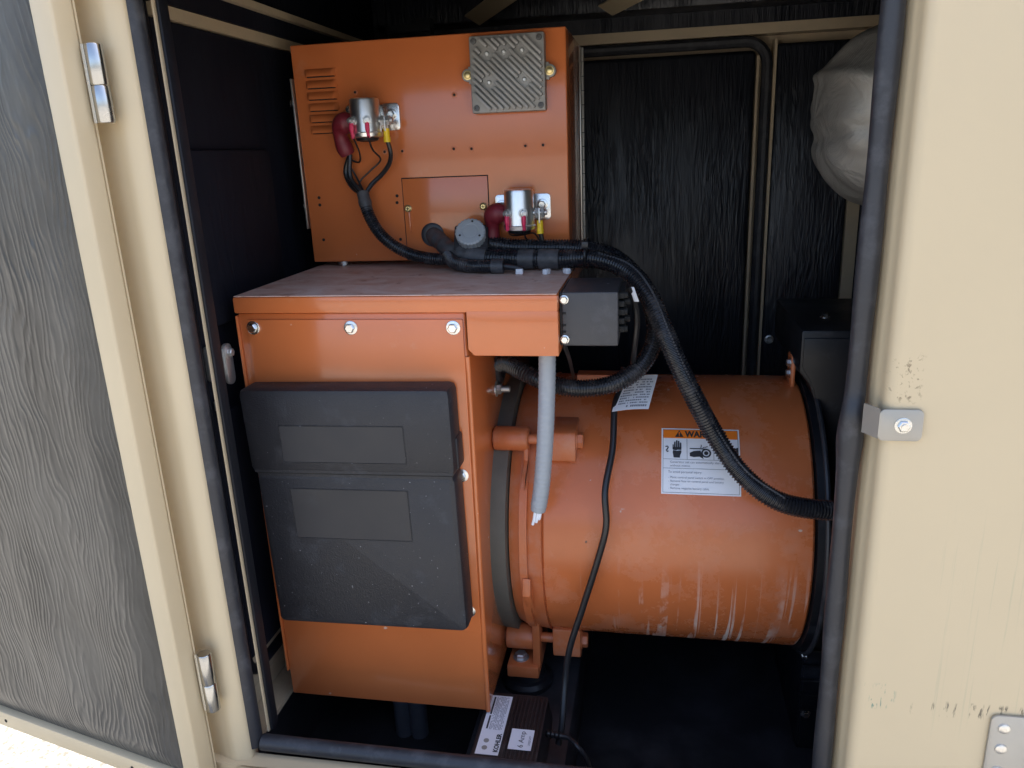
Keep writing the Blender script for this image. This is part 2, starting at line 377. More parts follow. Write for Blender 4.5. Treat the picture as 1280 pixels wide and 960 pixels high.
# ================================================================== enclosure
enc = thing('generator_enclosure', 'beige sheet metal generator enclosure with black foam lining and its door swung open', 'enclosure', (.2, .8, GZ))
part('skid_base', 'beige', enc, box(-.658, 1.3, .838, 1.84, GZ, -1.07, .006))
part('floor_pan', 'black_floor', enc, box(-.640, 1.29, .87, 1.82, -1.068, -1.05))
for y in (1.06, 1.30): part('floor_rib', 'black_floor', enc, box(-.63, -.29, y, y+.025, -1.0495, -1.035, .003))
sill = part('sill', 'beige', enc, box(-.581, .24, .66, .808, -.98, -.818, .014, 3), box(-.64, .24, .81, .835, -1.066, -.826))
# left corner post: front strip, then a fold turning away to the outer corner
post = part('corner_post', 'beige', enc, extrude([(-.570,.850),(-.566,.845),(-.563,.826),(-.566,.8205),(-.580,.8165),(-.587,.8165),(-.594,.8185),(-.603,.8215),(-.616,.8250),(-.640,.8300),(-.654,.8330),(-.658,.8370),(-.658,.885),(-.640,.885),(-.640,.862),(-.600,.850)], -1.066, .36), smooth=60)
part('post_flange', 'beige_in', post, box(-.5490, -.5468, .850, .8715, -.80, .30))
part('outer_skin', 'beige', enc, box(-.658, -.642, .886, 1.84, -1.066, .36))
part('header', 'beige', enc, box(-.63, 1.3, .80, .86, .192, .36, .004))
part('roof', 'beige', enc, box(-.675, 1.31, .79, 1.86, .362, .385, .006))
# right face panel with its rolled edge and the return towards the seal
pan = part('face_panel', 'panel', enc, extrude([(1.3,.800),(.246,.800),(.240,.8012),(.2355,.806),(.2345,.812),(.2325,.838),(.2300,.840),(.2295,.862),(.233,.862),(.237,.815),(.248,.806),(1.3,.806)], -1.066, .36), smooth=60)
part('end_wall', 'beige', enc, box(1.297, 1.30, .81, 1.84, -1.066, .36))
part('rear_wall', 'beige_in', enc, box(-.64, 1.296, 1.83, 1.838, -1.066, .36))
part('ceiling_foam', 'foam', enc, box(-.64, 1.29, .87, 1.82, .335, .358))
# ceiling beams and the two pale slats of the roof louvre
for i, (y0, y1) in enumerate(((1.72, 1.80), (1.38, 1.43))):
    part('ceiling_beam', 'foam', enc, box(-.60, 1.25, y0, y1, .262 if i == 0 else .295, .334, .006))
def bar(p, q, w, th, tl=0):
    p, q = Vector(p), Vector(q); d = (q-p).normalized(); s = (d.cross(Vector((0,0,1))).normalized() + Vector((0,0,tl))).normalized()*w/2; t = s.cross(d).normalized()*th
    vs_ = [p-s, p+s, q+s, q-s]; vs_ += [v+t for v in vs_]
    return [tuple(v) for v in vs_], [(0,3,2,1),(4,5,6,7),(0,1,5,4),(1,2,6,5),(2,3,7,6),(3,0,4,7)]
for p, q in (((-.379,1.712,.264), (-.20,1.38,.272)), ((-.103,1.712,.264), (.02,1.47,.272)), ((-.66+.04,1.45,.30), (-.50,1.25,.31))):
    part('louvre_slat', 'beige', enc, bar(p, q, .036, .003, .55))
part('ceiling_strut', 'black', enc, box(-.545, -.53, 1.60, 1.615, .16, .30), box(-.545, -.44, 1.60, 1.615, .235, .25))
part('ceiling_bracket', 'black', enc, box(-.47, -.445, 1.62, 1.65, .15, .262))
# left interior wall: foam, trims, seal of the end door
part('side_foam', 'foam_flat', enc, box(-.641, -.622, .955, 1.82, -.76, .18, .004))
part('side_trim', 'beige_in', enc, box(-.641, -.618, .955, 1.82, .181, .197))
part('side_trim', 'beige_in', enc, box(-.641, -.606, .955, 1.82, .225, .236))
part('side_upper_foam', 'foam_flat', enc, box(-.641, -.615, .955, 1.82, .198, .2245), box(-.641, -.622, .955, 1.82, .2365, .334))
sp = [(-.624, .940, .32), (-.624, .940, -.2), (-.624, .940, -.74)] + [(-.624, .970-.03*math.cos(R(a)), -.74-.045*math.sin(R(a))) for a in (25, 50, 75, 90)] + [(-.622, 1.1, -.785), (-.622, 1.8, -.785)]
part('side_seal', 'rubber_dark', enc, tube(sp, .0085, 12, .012, False))
part('side_lining', 'rubber_dark', enc, box(-.641, -.633, .886, .9545, -.83, .33))
part('side_trim', 'beige_in', enc, box(-.641, -.628, .95, 1.82, -.815, -.765))
part('side_ledge', 'beige_in', enc, box(-.641, -.600, .90, 1.5, -.872, -.864))
part('side_skirt', 'black_floor', enc, box(-.641, -.630, .90, 1.82, -1.049, -.874))
part('foam_block', 'foam_flat', enc, box(-.6215, -.607, .972, 1.2, -.222, .02, .006), box(-.6215, -.607, .972, 1.2, -.75, -.345, .006))
# rear wall lining: door panel with rounded seal, trims, narrow panel
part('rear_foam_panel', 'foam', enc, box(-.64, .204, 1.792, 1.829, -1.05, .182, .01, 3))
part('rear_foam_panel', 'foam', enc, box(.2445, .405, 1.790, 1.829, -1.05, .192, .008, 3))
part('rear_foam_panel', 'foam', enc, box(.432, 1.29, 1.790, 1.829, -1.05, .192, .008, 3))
seal_pts = [(x, 1.789, z) for x, z in rrect(-.70+.11, .2265, -.98, .1985, .045, 6)]
part('rear_door_seal', 'rubber', enc, loop_tube(seal_pts, .0115, 10))
part('rear_trim', 'beige_in', enc, box(.2055, .2105, 1.788, 1.826, -1.05, .17))
part('rear_trim', 'beige_in', enc, box(.2385, .2442, 1.782, 1.826, -1.05, .2))
part('rear_trim', 'beige_in', enc, box(.406, .431, 1.786, 1.828, -1.05, .2))
part('rear_trim', 'beige_in', enc, box(-.64, 1.29, 1.785, 1.829, .2115, .232))
part('rear_upper_foam', 'foam', enc, box(-.64, 1.29, 1.79, 1.829, .233, .334))
# door opening seal
sl = part('door_seal', 'rubber', enc,
     tube([(-.5655,.838,.32), (-.5655,.838,0), (-.5650,.838,-.4), (-.5645,.838,-.812)], .0125, 14, .02),
     tube([(-.551,.838,-.808), (-.2,.838,-.810), (.203,.838,-.810)], .0118, 14, .02))
def bulge(t, k): return .0112 + .0025*math.exp(-((t-.541)/.022)**2) + .0006*math.sin(t*37)
part('door_seal', 'rubber', enc, tube([(.2170,.838,.32), (.2155,.839,-.15), (.2150,.840,-.255), (.2125,.834,-.288), (.2135,.838,-.33), (.215,.838,-.6), (.2165,.838,-.85)], bulge, 14, .008))
part('seal_lip', 'rubber_dark', enc, box(-.5466, -.5420, .853, .872, -.80, .3, .002), box(-.56, .21, .852, .872, -.850, -.828, .003))
# striker on the right panel and strap hinge further down
stk = part('striker_bracket', 'striker', enc, extrude(rrect(.229, .2715, -.3005, -.2665, .006), .7955, .7990, 'y', .0006), extrude([(.2295,.7957),(.2295,.7988),(.2205,.816),(.2182,.815)], -.2985, -.2665, 'z'))
part('nut', 'zinc', stk, hexa((.2525,.7955,-.2835), (0,-1,0), .0062, .004, .001, .0085), lathe([(0,.003),(.0065,.003)], (.2525,.7955,-.2835), (0,-1,0), 10))
hp = part('strap_hinge', 'striker', enc, extrude(rrect(.3795, .460, -.80, -.6255, .008), .7955, .7990, 'y', .0006), cyl((.437,.790,-.80), (.437,.790,-.6255), .008))
for z in (-.6415, -.669, -.70): part('screw', 'stainless', hp, lathe([(0,.0065),(.0018,.0060),(.0030,.0035)], (.3935+ (z+.6415)*.0, .7955, z), (0,-1,0), 18), lathe([(0,.0022),(.0032,.0022)], (.3935,.7955,z), (0,-1,0), 6))
# side door latch seen through the cut in the foam
lt = part('side_latch', 'galv', enc, box(-.621, -.602, .950, .964, -.295, -.245, .003))
part('latch_clip', 'galv', lt, box(-.618, -.603, .952, .966, -.34, -.325, .002))
part('latch_cam', 'galv', lt, extrude(rrect(.966, .985, -.305, -.245, .009), -.602, -.596, 'x', .001), hexa((-.596,.9755,-.258), (1,0,0), .006, .005, .0015, .009))
part('latch_strap', 'beige_in', lt, box(-.6205, -.617, .966, .976, -.345, -.215))

# ---- open door: swung right round, its lining towards the eye
pin = Vector((-.603, .800, 0)); dd = Vector((-.974, .225, 0)).normalized(); dn = Vector((-dd.y, dd.x, 0))
if dn.y > 0: dn = -dn
def D(s, t, z): return tuple(pin + dd*s + dn*t + Vector((0, 0, z)))
def dbox(s0, s1, t0, t1, z0, z1, bev=0, seg=2):
    return xf(box(s0, s1, t0, t1, z0, z1, bev, seg), lambda v: D(v.x, v.y, v.z))
door = part('door', 'beige', enc, dbox(.003, .80, 0, .002, -.86, .30), dbox(.003, .0345, .002, .030, -.86, .30, .0035, 3), dbox(.0355, .80, .002, .030, -.86, -.831, .003), dbox(.77, .80, .002, .030, -.83, .30, .003))
def door_foam():
    vs_, fs = [], []; nx, nz = 60, 90
    for j in range(nz+1):
        for i in range(nx+1):
            s, z = .0345 + .735*i/nx, -.8305 + 1.12*j/nz
            e = min(i/4, (nx-i)/4, j/4, (nz-j)/4, 1); e = math.sin(e*math.pi/2)
            t = .019 + .012*e + .0035*noise.noise(Vector((s*9, 1.7, z*5)))*e
            vs_.append(D(s, t, z))
    for j in range(nz):
        for i in range(nx): a = j*(nx+1)+i; fs.append((a, a+1, a+nx+2, a+nx+1))
    return vs_, fs
part('foam_panel', 'foam_door', door, door_foam(), smooth=80)
for s in (.14, .42): part('rivet_hole', 'dark', door, xf(lathe([(0,.003),(.0006,.003)], (s,.0299,-.846), (0,1,0), 10), lambda v: D(v.x, v.y, v.z)))
for z0, z1 in ((.048, .128), (-.722, -.632)):
    zm = (z0+z1)/2 - .002
    h = part('door_hinge', 'hinge_steel', door, lathe([(0,.0085),(.001,.0092),(z1-zm-.0015,.0092),(z1-zm-.0005,.0085)], (-.5915,.798,zm+.0005), (0,0,1), 24), lathe([(0,.0085),(.001,.0092),(zm-z0-.001,.0092),(zm-z0,.0085)], (-.5915,.798,z0), (0,0,1), 24))
    part('hinge_leaf', 'zinc', h, box(-.6035, -.600, .7935, .806, z0, z1), box(-.596, -.5935, .800, .8135, z0, zm))

# ================================================================== generator (alternator end, barrel, flange, terminal box)
AY, AZ, AR = 1.29, -.615, .2305
gen = thing('generator', 'orange generator barrel with bolted flange and large square terminal housing', 'generator', (-.05, AY, AZ))
part('barrel', 'barrel', gen, lathe([(0,AR-.003),(.003,AR),(.40,AR),(.403,AR-.003)], (-.166,AY,AZ), (1,0,0), 128), smooth=30)
part('adapter_flange', 'orange_dull', gen, lathe([(0,AR-.010),(.012,AR-.004),(.05,AR+.0005),(.0535,AR+.002),(.0545,AR-.004)], (-.220,AY,AZ), (1,0,0), 128))
part('gasket_ring', 'gasket', gen, lathe([(0,AR-.012),(.001,AR+.003),(.026,AR+.006),(.027,AR-.012)], (-.249,AY,AZ), (1,0,0), 96))
def lug(ang, length, zlow):
    """bolted ear: boss on the flange, stud, block welded to the barrel, bolt head"""
    a = R(ang); y, z = AY - .246*math.cos(a), AZ + .246*math.sin(a)
    b = part('lug_boss', 'orange_dull', gen, cyl((-.246,y,z), (-.190,y,z), .0195 if ang > 0 else .0225, None, 24, .003))
    part('stud', 'orange_dull', gen, cyl((-.262,y,z), (-.11,y,z), .0085, None, 14), hexa((-.247,y,z), (-1,0,0), .013, .010))
    # block: rounded front, foot running down to the barrel
    pr = [(y-.0175, z-.030), (y-.0185, z+.006), (y-.013, z+.0155), (y, z+.0195), (y+.06, z+.0195), (y+.06, z-.030)]
    if ang < 0: pr = [(y-.022, z-.020), (y-.022, z+.032), (y+.06, z+.032), (y+.06, z-.026), (y-.014, z-.026)]
    part('clamp_block', 'orange_dull', gen, extrude(pr, -.163, -.115, 'x', .0025))
    part('bolt_head', 'orange_dull', gen, hexa((-.115,y,z), (1,0,0), .0125, .009, .002, .0155))
    return y, z
y1, z1 = lug(47, 0, 0)
part('flange_web', 'orange_dull', gen, extrude([(y1-.014, z1-.01), (y1+.05, z1+.0), (AY-.216, AZ+.130), (AY-.222, AZ+.120), (y1-.016, z1-.030)], -.1975, -.1905, 'x', .001))
y2, z2 = lug(-55.5, 0, 0)
part('flange_web', 'orange_dull', gen, extrude([(AY-.236, AZ-.03), (AY-.2405, AZ-.06), (y2-.024, z2+.04), (y2-.026, z2-.052), (y2+.07, z2-.052), (y2+.07, z2+.03)], -.198, -.185, 'x', .0015))
def arc_rib(a0, a1, x0, x1, h):
    vs_, fs = [], []; n = 40
    for k in range(n+1):
        a = R(a0+(a1-a0)*k/n); hh = h*min(1, 6*min(k/n+.02, 1-k/n+.02))
        for x, r in ((x0, AR-.004), (x0, AR+hh), (x1, AR+hh), (x1, AR-.004)): vs_.append((x, AY-r*math.cos(a), AZ+r*math.sin(a)))
    for k in range(n):
        for i in range(3): fs.append((4*k+i, 4*k+i+1, 4*k+i+5, 4*k+i+4))
    return vs_, fs
part('flange_strip', 'orange_dull', gen, arc_rib(-52, 44, -.2015, -.1895, .0045), smooth=40)
ft = part('mounting_foot', 'orange_dull', gen, box(-.243, -.1875, y2-.034, y2+.05, z2-.062, z2-.040, .002))
part('foot_bolt', 'galv', ft, hexa((-.222, y2-.008, z2-.040), (0,0,1), .011, .008, .002, .014))
iso = part('vibration_isolator', 'black', gen, lathe([(0,.044),(.010,.045),(.017,.040),(.019,.034),(.0335,.030)], (-.214, y2+.004, -.9145), (0,0,1), 36))
# lifting eyes and barrel top bits
part('barrel_tab', 'orange_dull', gen, box(-.128, -.04, 1.27, 1.30, -.388, -.372, .002))
part('barrel_hook', 'orange_dull', gen, box(.036, .052, 1.28, 1.30, -.392, -.352, .004))
eb = part('end_bracket', 'orange_dull', gen, box(.222, .229, 1.26, 1.30, -.40, -.335, .003))
for z in (-.348, -.366): part('bracket_bolt', 'zinc', eb, hexa((.222,1.272,z), (-1,0,0), .006, .006, .001, .008))
# terminal housing
tb = part('terminal_housing', 'orange', gen, extrude([(-.580,.987),(-.2505,.987),(-.2475,.990),(-.2475,1.50),(-.580,1.50)], -.845, -.204, 'z', .0025))
part('front_plate', 'orange', tb, extrude([(-.5665,-.2125),(-.2515,-.2125),(-.2515,-.70),(-.5665,-.70)], .9835, .9866, 'y', .0012))
part('side_flange', 'orange', tb, box(-.5835, -.5805, .984, 1.02, -.80, -.207, .001))
part('corner_fold', 'orange', tb, cyl((-.2485,.9875,-.845), (-.2485,.9875,-.265), .0038, None, 12))
lid = part('housing_lid', 'orange', gen, box(-.580, -.122, .9775, 1.52, -.2025, -.1795, .0025), extrude([(-.122,-.2005),(-.122,-.2615),(-.236,-.2615),(-.2445,-.253),(-.2445,-.2005)], .9775, .9815, 'y', .001), box(-.1255, -.122, .983, 1.10, -.2615, -.203, .001), box(-.24, -.126, .982, 1.10, -.2612, -.2585, .0005))
part('lid_top', 'lid', lid, box(-.5785, -.1235, .979, 1.515, -.179, -.1782, 0), label='dusty lilac grey top of the orange lid')
for x, z in ((-.557,-.224), (-.411,-.224), (-.265,-.224), (-.266,-.440), (-.268,-.663)):
    part('plate_bolt', 'zinc', tb, hexa((x,.9835,z), (0,-1,0), .0068, .0055, .0016, .0098))
for x in (-.52, -.30): part('bottom_screw', 'zinc', tb, hexa((x,1.02,-.845), (0,0,-1), .005, .005))
part('lid_tab', 'orange', lid, extrude(rrect(-.2455, -.2405, -.252, -.222, .0024), .9825, .9865, 'y'))
part('cable_grommet', 'rubber', tb, lathe([(-.004,.030),(.004,.031),(.006,.026),(.006,.019),(-.004,.018)], (-.2465,1.19,-.335), (1,0,0), 28, False), lathe([(0,.018),(.001,.018)], (-.2472,1.19,-.335), (1,0,0), 28))
part('housing_bolt', 'galv', tb, hexa((-.2475,1.16,-.365), (1,0,0), .009, .007, .002, .013), cyl((-.2475,1.16,-.365), (-.225,1.16,-.365), .0055))

# mount rail the foot and the charger stand on
single('mount_rail', 'black steel rail on the enclosure floor under the generator foot', 'rail', 'black_floor', (-.2, 1.2, -1.05), box(-.285, -.125, .86, 1.7, -1.05, -.9145, .004))
for x in (-.455, -.425):
    single('floor_pipe', 'dark grey pipe standing on the floor under the terminal housing', 'pipe', 'pipe_grey', (x, 1.15, -1.05), cyl((x,1.15,-1.05), (x+.006,1.13,-.846), .0165, None, 20), group='pipes under the terminal housing')

# ================================================================== control box on top of the terminal housing
CY = 1.25
cb = thing('control_box', 'orange steel control box with louvres standing on the terminal housing', 'control box', (-.355, CY+.1, -.169))
shell = part('shell', 'orange', cb, box(-.577, -.134, CY, CY+.212, -.169, .1765, .0025, 3))
part('foot', 'zinc', cb, cyl((-.535,CY+.03,-.1778), (-.535,CY+.03,-.1685), .012))
part('foot', 'zinc', cb, cyl((-.535,CY+.18,-.1778), (-.535,CY+.18,-.1685), .012))
part('foot', 'zinc', cb, cyl((-.18,CY+.03,-.1778), (-.18,CY+.03,-.1685), .012))
part('foot', 'zinc', cb, cyl((-.18,CY+.18,-.1778), (-.18,CY+.18,-.1685), .012))
def louvre(x0, x1, z):
    """pressed louvre: hood rising towards a slot at its lower edge"""
    n, mth_ = 16, 6; vs_, fs = [], []
    for j in range(mth_+1):
        for i in range(n+1):
            u = i/n; ends = min(1, min(u, 1-u)*8); ends = math.sqrt(max(0, 1-(1-ends)**2)); w = j/mth_
            hgt = .0095*ends*math.sin(w*math.pi/2)**.8
            vs_.append((x0+(x1-x0)*u, CY-.0002-hgt, z+.012*(1-w)))
    for j in range(mth_):
        for i in range(n): a = j*(n+1)+i; fs.append((a, a+1, a+n+2, a+n+1))
    k = len(vs_)
    for i in range(n+1): vs_.append((x0+(x1-x0)*i/n, CY-.0002, z))
    for i in range(n): fs.append((mth_*(n+1)+i, mth_*(n+1)+i+1, k+i+1, k+i))
    return vs_, fs
for i in range(6):
    lz = .1275-.0172*i; lv = part('louvre', 'orange', shell, louvre(-.556, -.503, lz), smooth=50)
    part('slot', 'dark', lv, extrude([(-.5535, CY-.0003), (-.5505, CY-.0065), (-.5085, CY-.0065), (-.5055, CY-.0003)], lz-.0012, lz-.0002, 'z'))
# hatch in the face: shallow plate with a shadow gap round it
part('hatch_gap', 'dark', shell, extrude([(-.4085,-.168),(-.4085,-.0338),(-.2632,-.0338),(-.2632,-.168)], CY-.0003, CY+.0001, 'y'))
part('hatch', 'orange', shell, extrude([(-.4070,-.166),(-.4070,-.0354),(-.2646,-.0354),(-.2646,-.166)], CY-.0018, CY-.0002, 'y', .0005))
part('hatch_lip', 'orange', shell, box(-.4005, -.3972, CY-.0042, CY-.0018, -.122, -.088, .0008))
for x, z in ((-.4, -.083), (-.273, -.083)):
    s = part('hatch_screw', 'yellow_zinc', shell, lathe([(0,.0062),(.002,.0060),(.0038,.0035)], (x, CY-.0018, z), (0,-1,0), 18))
    part('cross_slot', 'dark', s, box(x-.0028, x+.0028, CY-.0062, CY-.0050, z-.0005, z+.0005), box(x-.0005, x+.0005, CY-.0063, CY-.0049, z-.0028, z+.0028))
for x, z in ((-.474,.101), (-.311,.089), (-.317,.008), (-.288,.007), (-.201,.008), (-.173,.008), (-.433,.008), (-.403,.008)):
    part('rivet_nut', 'orange_dull', shell, lathe([(0,.0040),(.0008,.0040),(.0011,.0022),(.0004,.0020)], (x,CY,z), (0,-1,0), 14), label=None)
    part('screw_hole', 'dark', shell, lathe([(0,.0021),(.0009,.0021)], (x,CY,z), (0,-1,0), 10))
for x, z in ((-.555,-.061), (-.555,-.073), (-.418,-.062), (-.419,-.073), (-.555,-.131), (-.418,-.133)):
    part('drilled_hole', 'dark', shell, lathe([(0,.0026),(.0005,.0026)], (x,CY,z), (0,-1,0), 12))
st = part('side_strip', 'stainless', cb, box(-.5825, -.5795, CY-.002, CY+.03, -.112, .127, .0006))
for z in (.090, -.074): part('strip_bolt', 'zinc', st, hexa((-.5825,CY+.004,z), (-1,0,0), .0055, .005, .001, .007))
ph = part('piano_hinge', 'stainless', cb, box(-.1335, -.1310, CY+.196, CY+.212, -.165, .172, .0004))
for i in range(14): part('knuckle', 'stainless', ph, cyl((-.1295,CY+.2145,-.162+.0238*i), (-.1295,CY+.2145,-.162+.0238*i+.0226), .0032, None, 8))

# ---- finned module
rg = thing('finned_module', 'grey cast module with slanted cooling fins screwed to the control box', 'electronic module', (-.2215, CY, .0575))
RX0, RX1, RZ0, RZ1 = -.2795, -.1645, .0585, .1690
part('body', 'cast', rg, box(RX0, RX1, CY-.020, CY-.0005, RZ0, RZ1, .003))
bosses = [(-.2520,.1430), (-.2260,.1440), (-.1985,.1450), (-.2505,.1020), (-.1960,.1035)]
def keep(x, z):
    if not (RX0+.004 < x < RX1-.004 and RZ0+.004 < z < RZ1-.004): return False
    if any(abs(x-cx) < .014 and abs(z-cz) < .014 for cx in (RX0+.002, RX1-.002) for cz in (RZ0+.002, RZ1-.002)): return False
    return all((x-bx)**2 + (z-bz)**2 > .0095**2 for bx, bz in bosses)
q = math.sqrt(.5)
for i in range(-14, 15):
    off = i*.0069; run = None; cxm, czm = (RX0+RX1)/2, (RZ0+RZ1)/2
    for k in range(-90, 92):
        t = k*.001; x, z = cxm + (off + t)*q, czm + (off - t)*q
        ok = keep(x, z) and k < 91
        if ok and run is None: run = t
        if not ok and run is not None:
            if t - run > .010:
                a, b, w = run+.001, t-.001, .0017
                pr = [(a, -w), (a+w*.7, -w*1.35), (b-w*.7, -w*1.35), (b, -w), (b, w), (b-w*.7, w*1.35), (a+w*.7, w*1.35), (a, w)]
                gm = extrude(pr, -.0275, -.0199, 'y', .0008)
                part('fin', 'cast', rg, xf(gm, lambda v: (cxm + (off + v.z + v.x)*q, CY + v.y, czm + (off + v.z - v.x)*q)))
            run = None
for x, z in bosses: part('screw', 'galv', rg, lathe([(0,.0036),(.002,.0034),(.003,.002)], (x,CY-.020,z), (0,-1,0), 12))
for cx, sx in ((RX0,1), (RX1,-1)):
    for cz, sz in ((RZ0,1), (RZ1,-1)):
        part('corner_screw', 'dark_screw', rg, lathe([(0,.0046),(.003,.0042),(.0032,.002),(.001,.002)], (cx+sx*.0075,CY-.020,cz+sz*.0075), (0,-1,0), 14, False), lathe([(0,.002),(.0012,.002)], (cx+sx*.0075,CY-.020,cz+sz*.0075), (0,-1,0), 8))
for x, s in ((RX0, -1), (RX1, 1)):
    zc = .115
    e = part('ear', 'cast', rg, cyl((x+s*.006,CY-.0005,zc), (x+s*.006,CY-.011,zc), .0095, None, 24, .001), box(min(x, x+s*.005), max(x, x+s*.005), CY-.0105, CY-.001, zc-.0125, zc+.0125, .001))
    part('ear_screw', 'yellow_zinc', e, lathe([(0,.0068),(.0012,.0068),(.0014,.0052),(.004,.0048),(.005,.003)], (x+s*.006,CY-.011,zc), (0,-1,0), 20))

# ---- two relays
def relay(xc, ztop, zbot, label, boot_pts, boot_r, yel_x):
    t = thing('relay', label, 'relay', (xc, CY, zbot), 'relays on the control box')
    zc = (ztop+zbot)/2; yc = CY-.034; h = ztop-zbot
    part('can', 'can_metal', t, lathe([(0,.0205),(.0015,.0245),(.007,.0255),(.0085,.0238),(.0100,.0236),(h-.004,.0232),(h-.001,.0222),(h,.019)], (xc,yc,zbot), (0,0,1), 48), smooth=40)
    part('base_disc', 'black', t, lathe([(-.006,.010),(-.004,.017),(0,.0185)], (xc,yc,zbot), (0,0,1), 24))
    part('bracket', 'zinc', t, extrude(rrect(xc+.015, xc+.046, zc-.019, zc+.022, .006), CY-.0035, CY-.0008, 'y', .0005), extrude(rrect(xc-.044, xc-.015, zc-.019, zc+.022, .006), CY-.0035, CY-.0008, 'y', .0005), box(xc-.016, xc+.016, CY-.013, CY-.0009, zc-.019, zc+.022, .001))
    for s in (-1, 1): part('bracket_bolt', 'zinc', t, hexa((xc+s*.0325,CY-.0035,zc+.005), (0,-1,0), .0062, .005, .0013, .009))
    zt = zbot + h*.42
    part('main_stud', 'galv', t, cyl((xc+.020,yc,zt), (xc+.044,yc,zt), .0042, None, 12), hexa((xc+.0255,yc,zt), (1,0,0), .0085, .006), hexa((xc+.0355,yc,zt), (1,0,0), .0080, .005))
    part('main_stud', 'galv', t, cyl((xc-.044,yc,zt), (xc-.020,yc,zt), .0042, None, 12))
    for a in (24, -36):
        d = Vector((math.sin(R(a)), -math.cos(R(a)), 0)); p = Vector((xc,yc,zt+.001)) + d*.023
        part('coil_terminal', 'galv', t, lathe([(0,.0072),(.002,.0072),(.0022,.0055),(.007,.0050),(.0075,.003),(.010,.003)], p, d, 18))
        e = p + d*.004
        cr = part('crimp_sleeve', 'pink', t, tube([e+Vector((0,0,-.003)), e+Vector((0,-.001,-.012)), e+Vector((0,.0015,-.026))], lambda f, k: .0036 if f < .55 else .0026, 10, .002))
    yp = Vector((xc+.0325+yel_x, yc, zt))
    part('ring_lug', 'galv', t, box(yp.x-.0012, yp.x+.0012, yp.y-.007, yp.y+.007, zt-.016, zt+.007, .0005))
    part('crimp_sleeve', 'yellow', t, tube([yp+Vector((0,0,-.012)), yp+Vector((0,0,-.022)), yp+Vector((0,0,-.0325))], lambda f, k: .0048 if f < .62 else .0055, 12, .002), label='yellow crimp sleeve')
    part('rubber_boot', 'red', t, tube(boot_pts, boot_r, 16, .003), smooth=60, label='dark red rubber terminal boot')
    return t
relay(-.4480, .089, .030, 'silver relay can near the louvres with a red boot and bundled wires',
      [(-.470,CY-.034,.054), (-.482,CY-.033,.054), (-.492,CY-.03,.049), (-.4955,CY-.026,.036), (-.494,CY-.022,.022), (-.489,CY-.018,.006)],
      lambda f, k: (.0125 if f < .12 else .0150) - .0065*max(0, f-.3) + .0022*math.sin(f*9), 0)
relay(-.2090, -.056, -.119, 'silver relay can beside the round grey plug, hanging below the finned module',
      [(-.231,CY-.034,-.093), (-.243,CY-.032,-.0925), (-.2525,CY-.029,-.097), (-.2545,CY-.025,-.110), (-.2560,CY-.022,-.126), (-.261,CY-.02,-.146)],
      lambda f, k: (.0125 if f < .12 else .0148) - .0065*max(0, f-.3) + .0020*math.sin(f*9), 0)

# ---- loose relay wires
wires = thing('relay_wiring', 'thin black wires bundled below the relay near the louvres', 'wires', (-.468,1.225,-.056))
for pts, r in (([(-.487,1.235,.006),(-.497,1.235,-.021),(-.487,1.230,-.043),(-.468,1.225,-.056)], .0046),
               ([(-.485,1.230,.006),(-.487,1.226,-.027),(-.475,1.222,-.046),(-.463,1.221,-.058)], .0040),
               ([(-.4155,1.216,.026),(-.4135,1.222,.005),(-.421,1.230,-.012),(-.436,1.232,-.028),(-.452,1.230,-.041),(-.462,1.226,-.055)], .0036),
               ([(-.437,1.190,.032),(-.437,1.205,.012),(-.436,1.235,-.004),(-.456,1.236,-.021),(-.475,1.234,-.038),(-.470,1.228,-.054)], .0015),
               ([(-.463,1.194,.032),(-.464,1.218,.008),(-.473,1.238,-.006),(-.486,1.240,-.003),(-.490,1.236,.004)], .0015),
               ([(-.490,1.232,-.008),(-.480,1.234,-.028),(-.466,1.228,-.054)], .0015)):
    part('wire', 'wire', wires, tube(pts, r, 8, .004))
w2 = thing('relay_wiring', 'thin black wires dropping from the relay beside the grey plug', 'wires', (-.19,1.22,-.15))
for pts, r in (([(-.1765,1.216,-.124),(-.174,1.218,-.138),(-.173,1.222,-.156)], .0038),
               ([(-.198,1.190,-.117),(-.199,1.208,-.130),(-.194,1.232,-.142),(-.190,1.228,-.155)], .0013),
               ([(-.224,1.194,-.117),(-.222,1.216,-.127),(-.205,1.236,-.128),(-.190,1.240,-.127),(-.180,1.235,-.141),(-.177,1.228,-.155)], .0013)):
    part('wire', 'wire', w2, tube(pts, r, 8, .004))

# ---- round grey plug on its black socket
pl = thing('round_plug', 'round grey knurled plug on a black angled socket among the hoses', 'plug', (-.288, 1.21, -.15))
ax = Vector((.08, -.80, .60)).normalized(); pc = Vector((-.2835, 1.190, -.1165))
part('cap', 'grey_cap', pl, lathe([(-.016,.0235),(-.001,.0240),(.0,.0228),(.001,.0215),(.0012,.0135),(.0006,.0125),(.0006,.001)], pc, ax, 72, True, lambda i: 1.0 if i % 3 else .955), smooth=25)
u_, w_ = frame_of(ax)
for a in (80, 205, 330): part('pin_hole', 'dark', pl, lathe([(0,.0018),(.0009,.0018)], pc + (u_*math.cos(R(a)) + w_*math.sin(R(a)))*.0175 + ax*.0006, ax, 10))
part('socket', 'plastic', pl, lathe([(-.034,.018),(-.024,.0215),(-.017,.0235)], pc, ax, 28), tube([pc-ax*.032+Vector((0,.004,.002)), pc-ax*.036+Vector((.004,.0,-.012)), Vector((-.272,1.216,-.150))], .0150, 14, .004))
part('socket_flange', 'plastic', pl, xf(extrude(rrect(-.028, .026, -.024, .022, .004), -.0205, -.0172, 'y', .0006), lambda v: pc + u_*v.x + w_*v.z + ax*v.y))

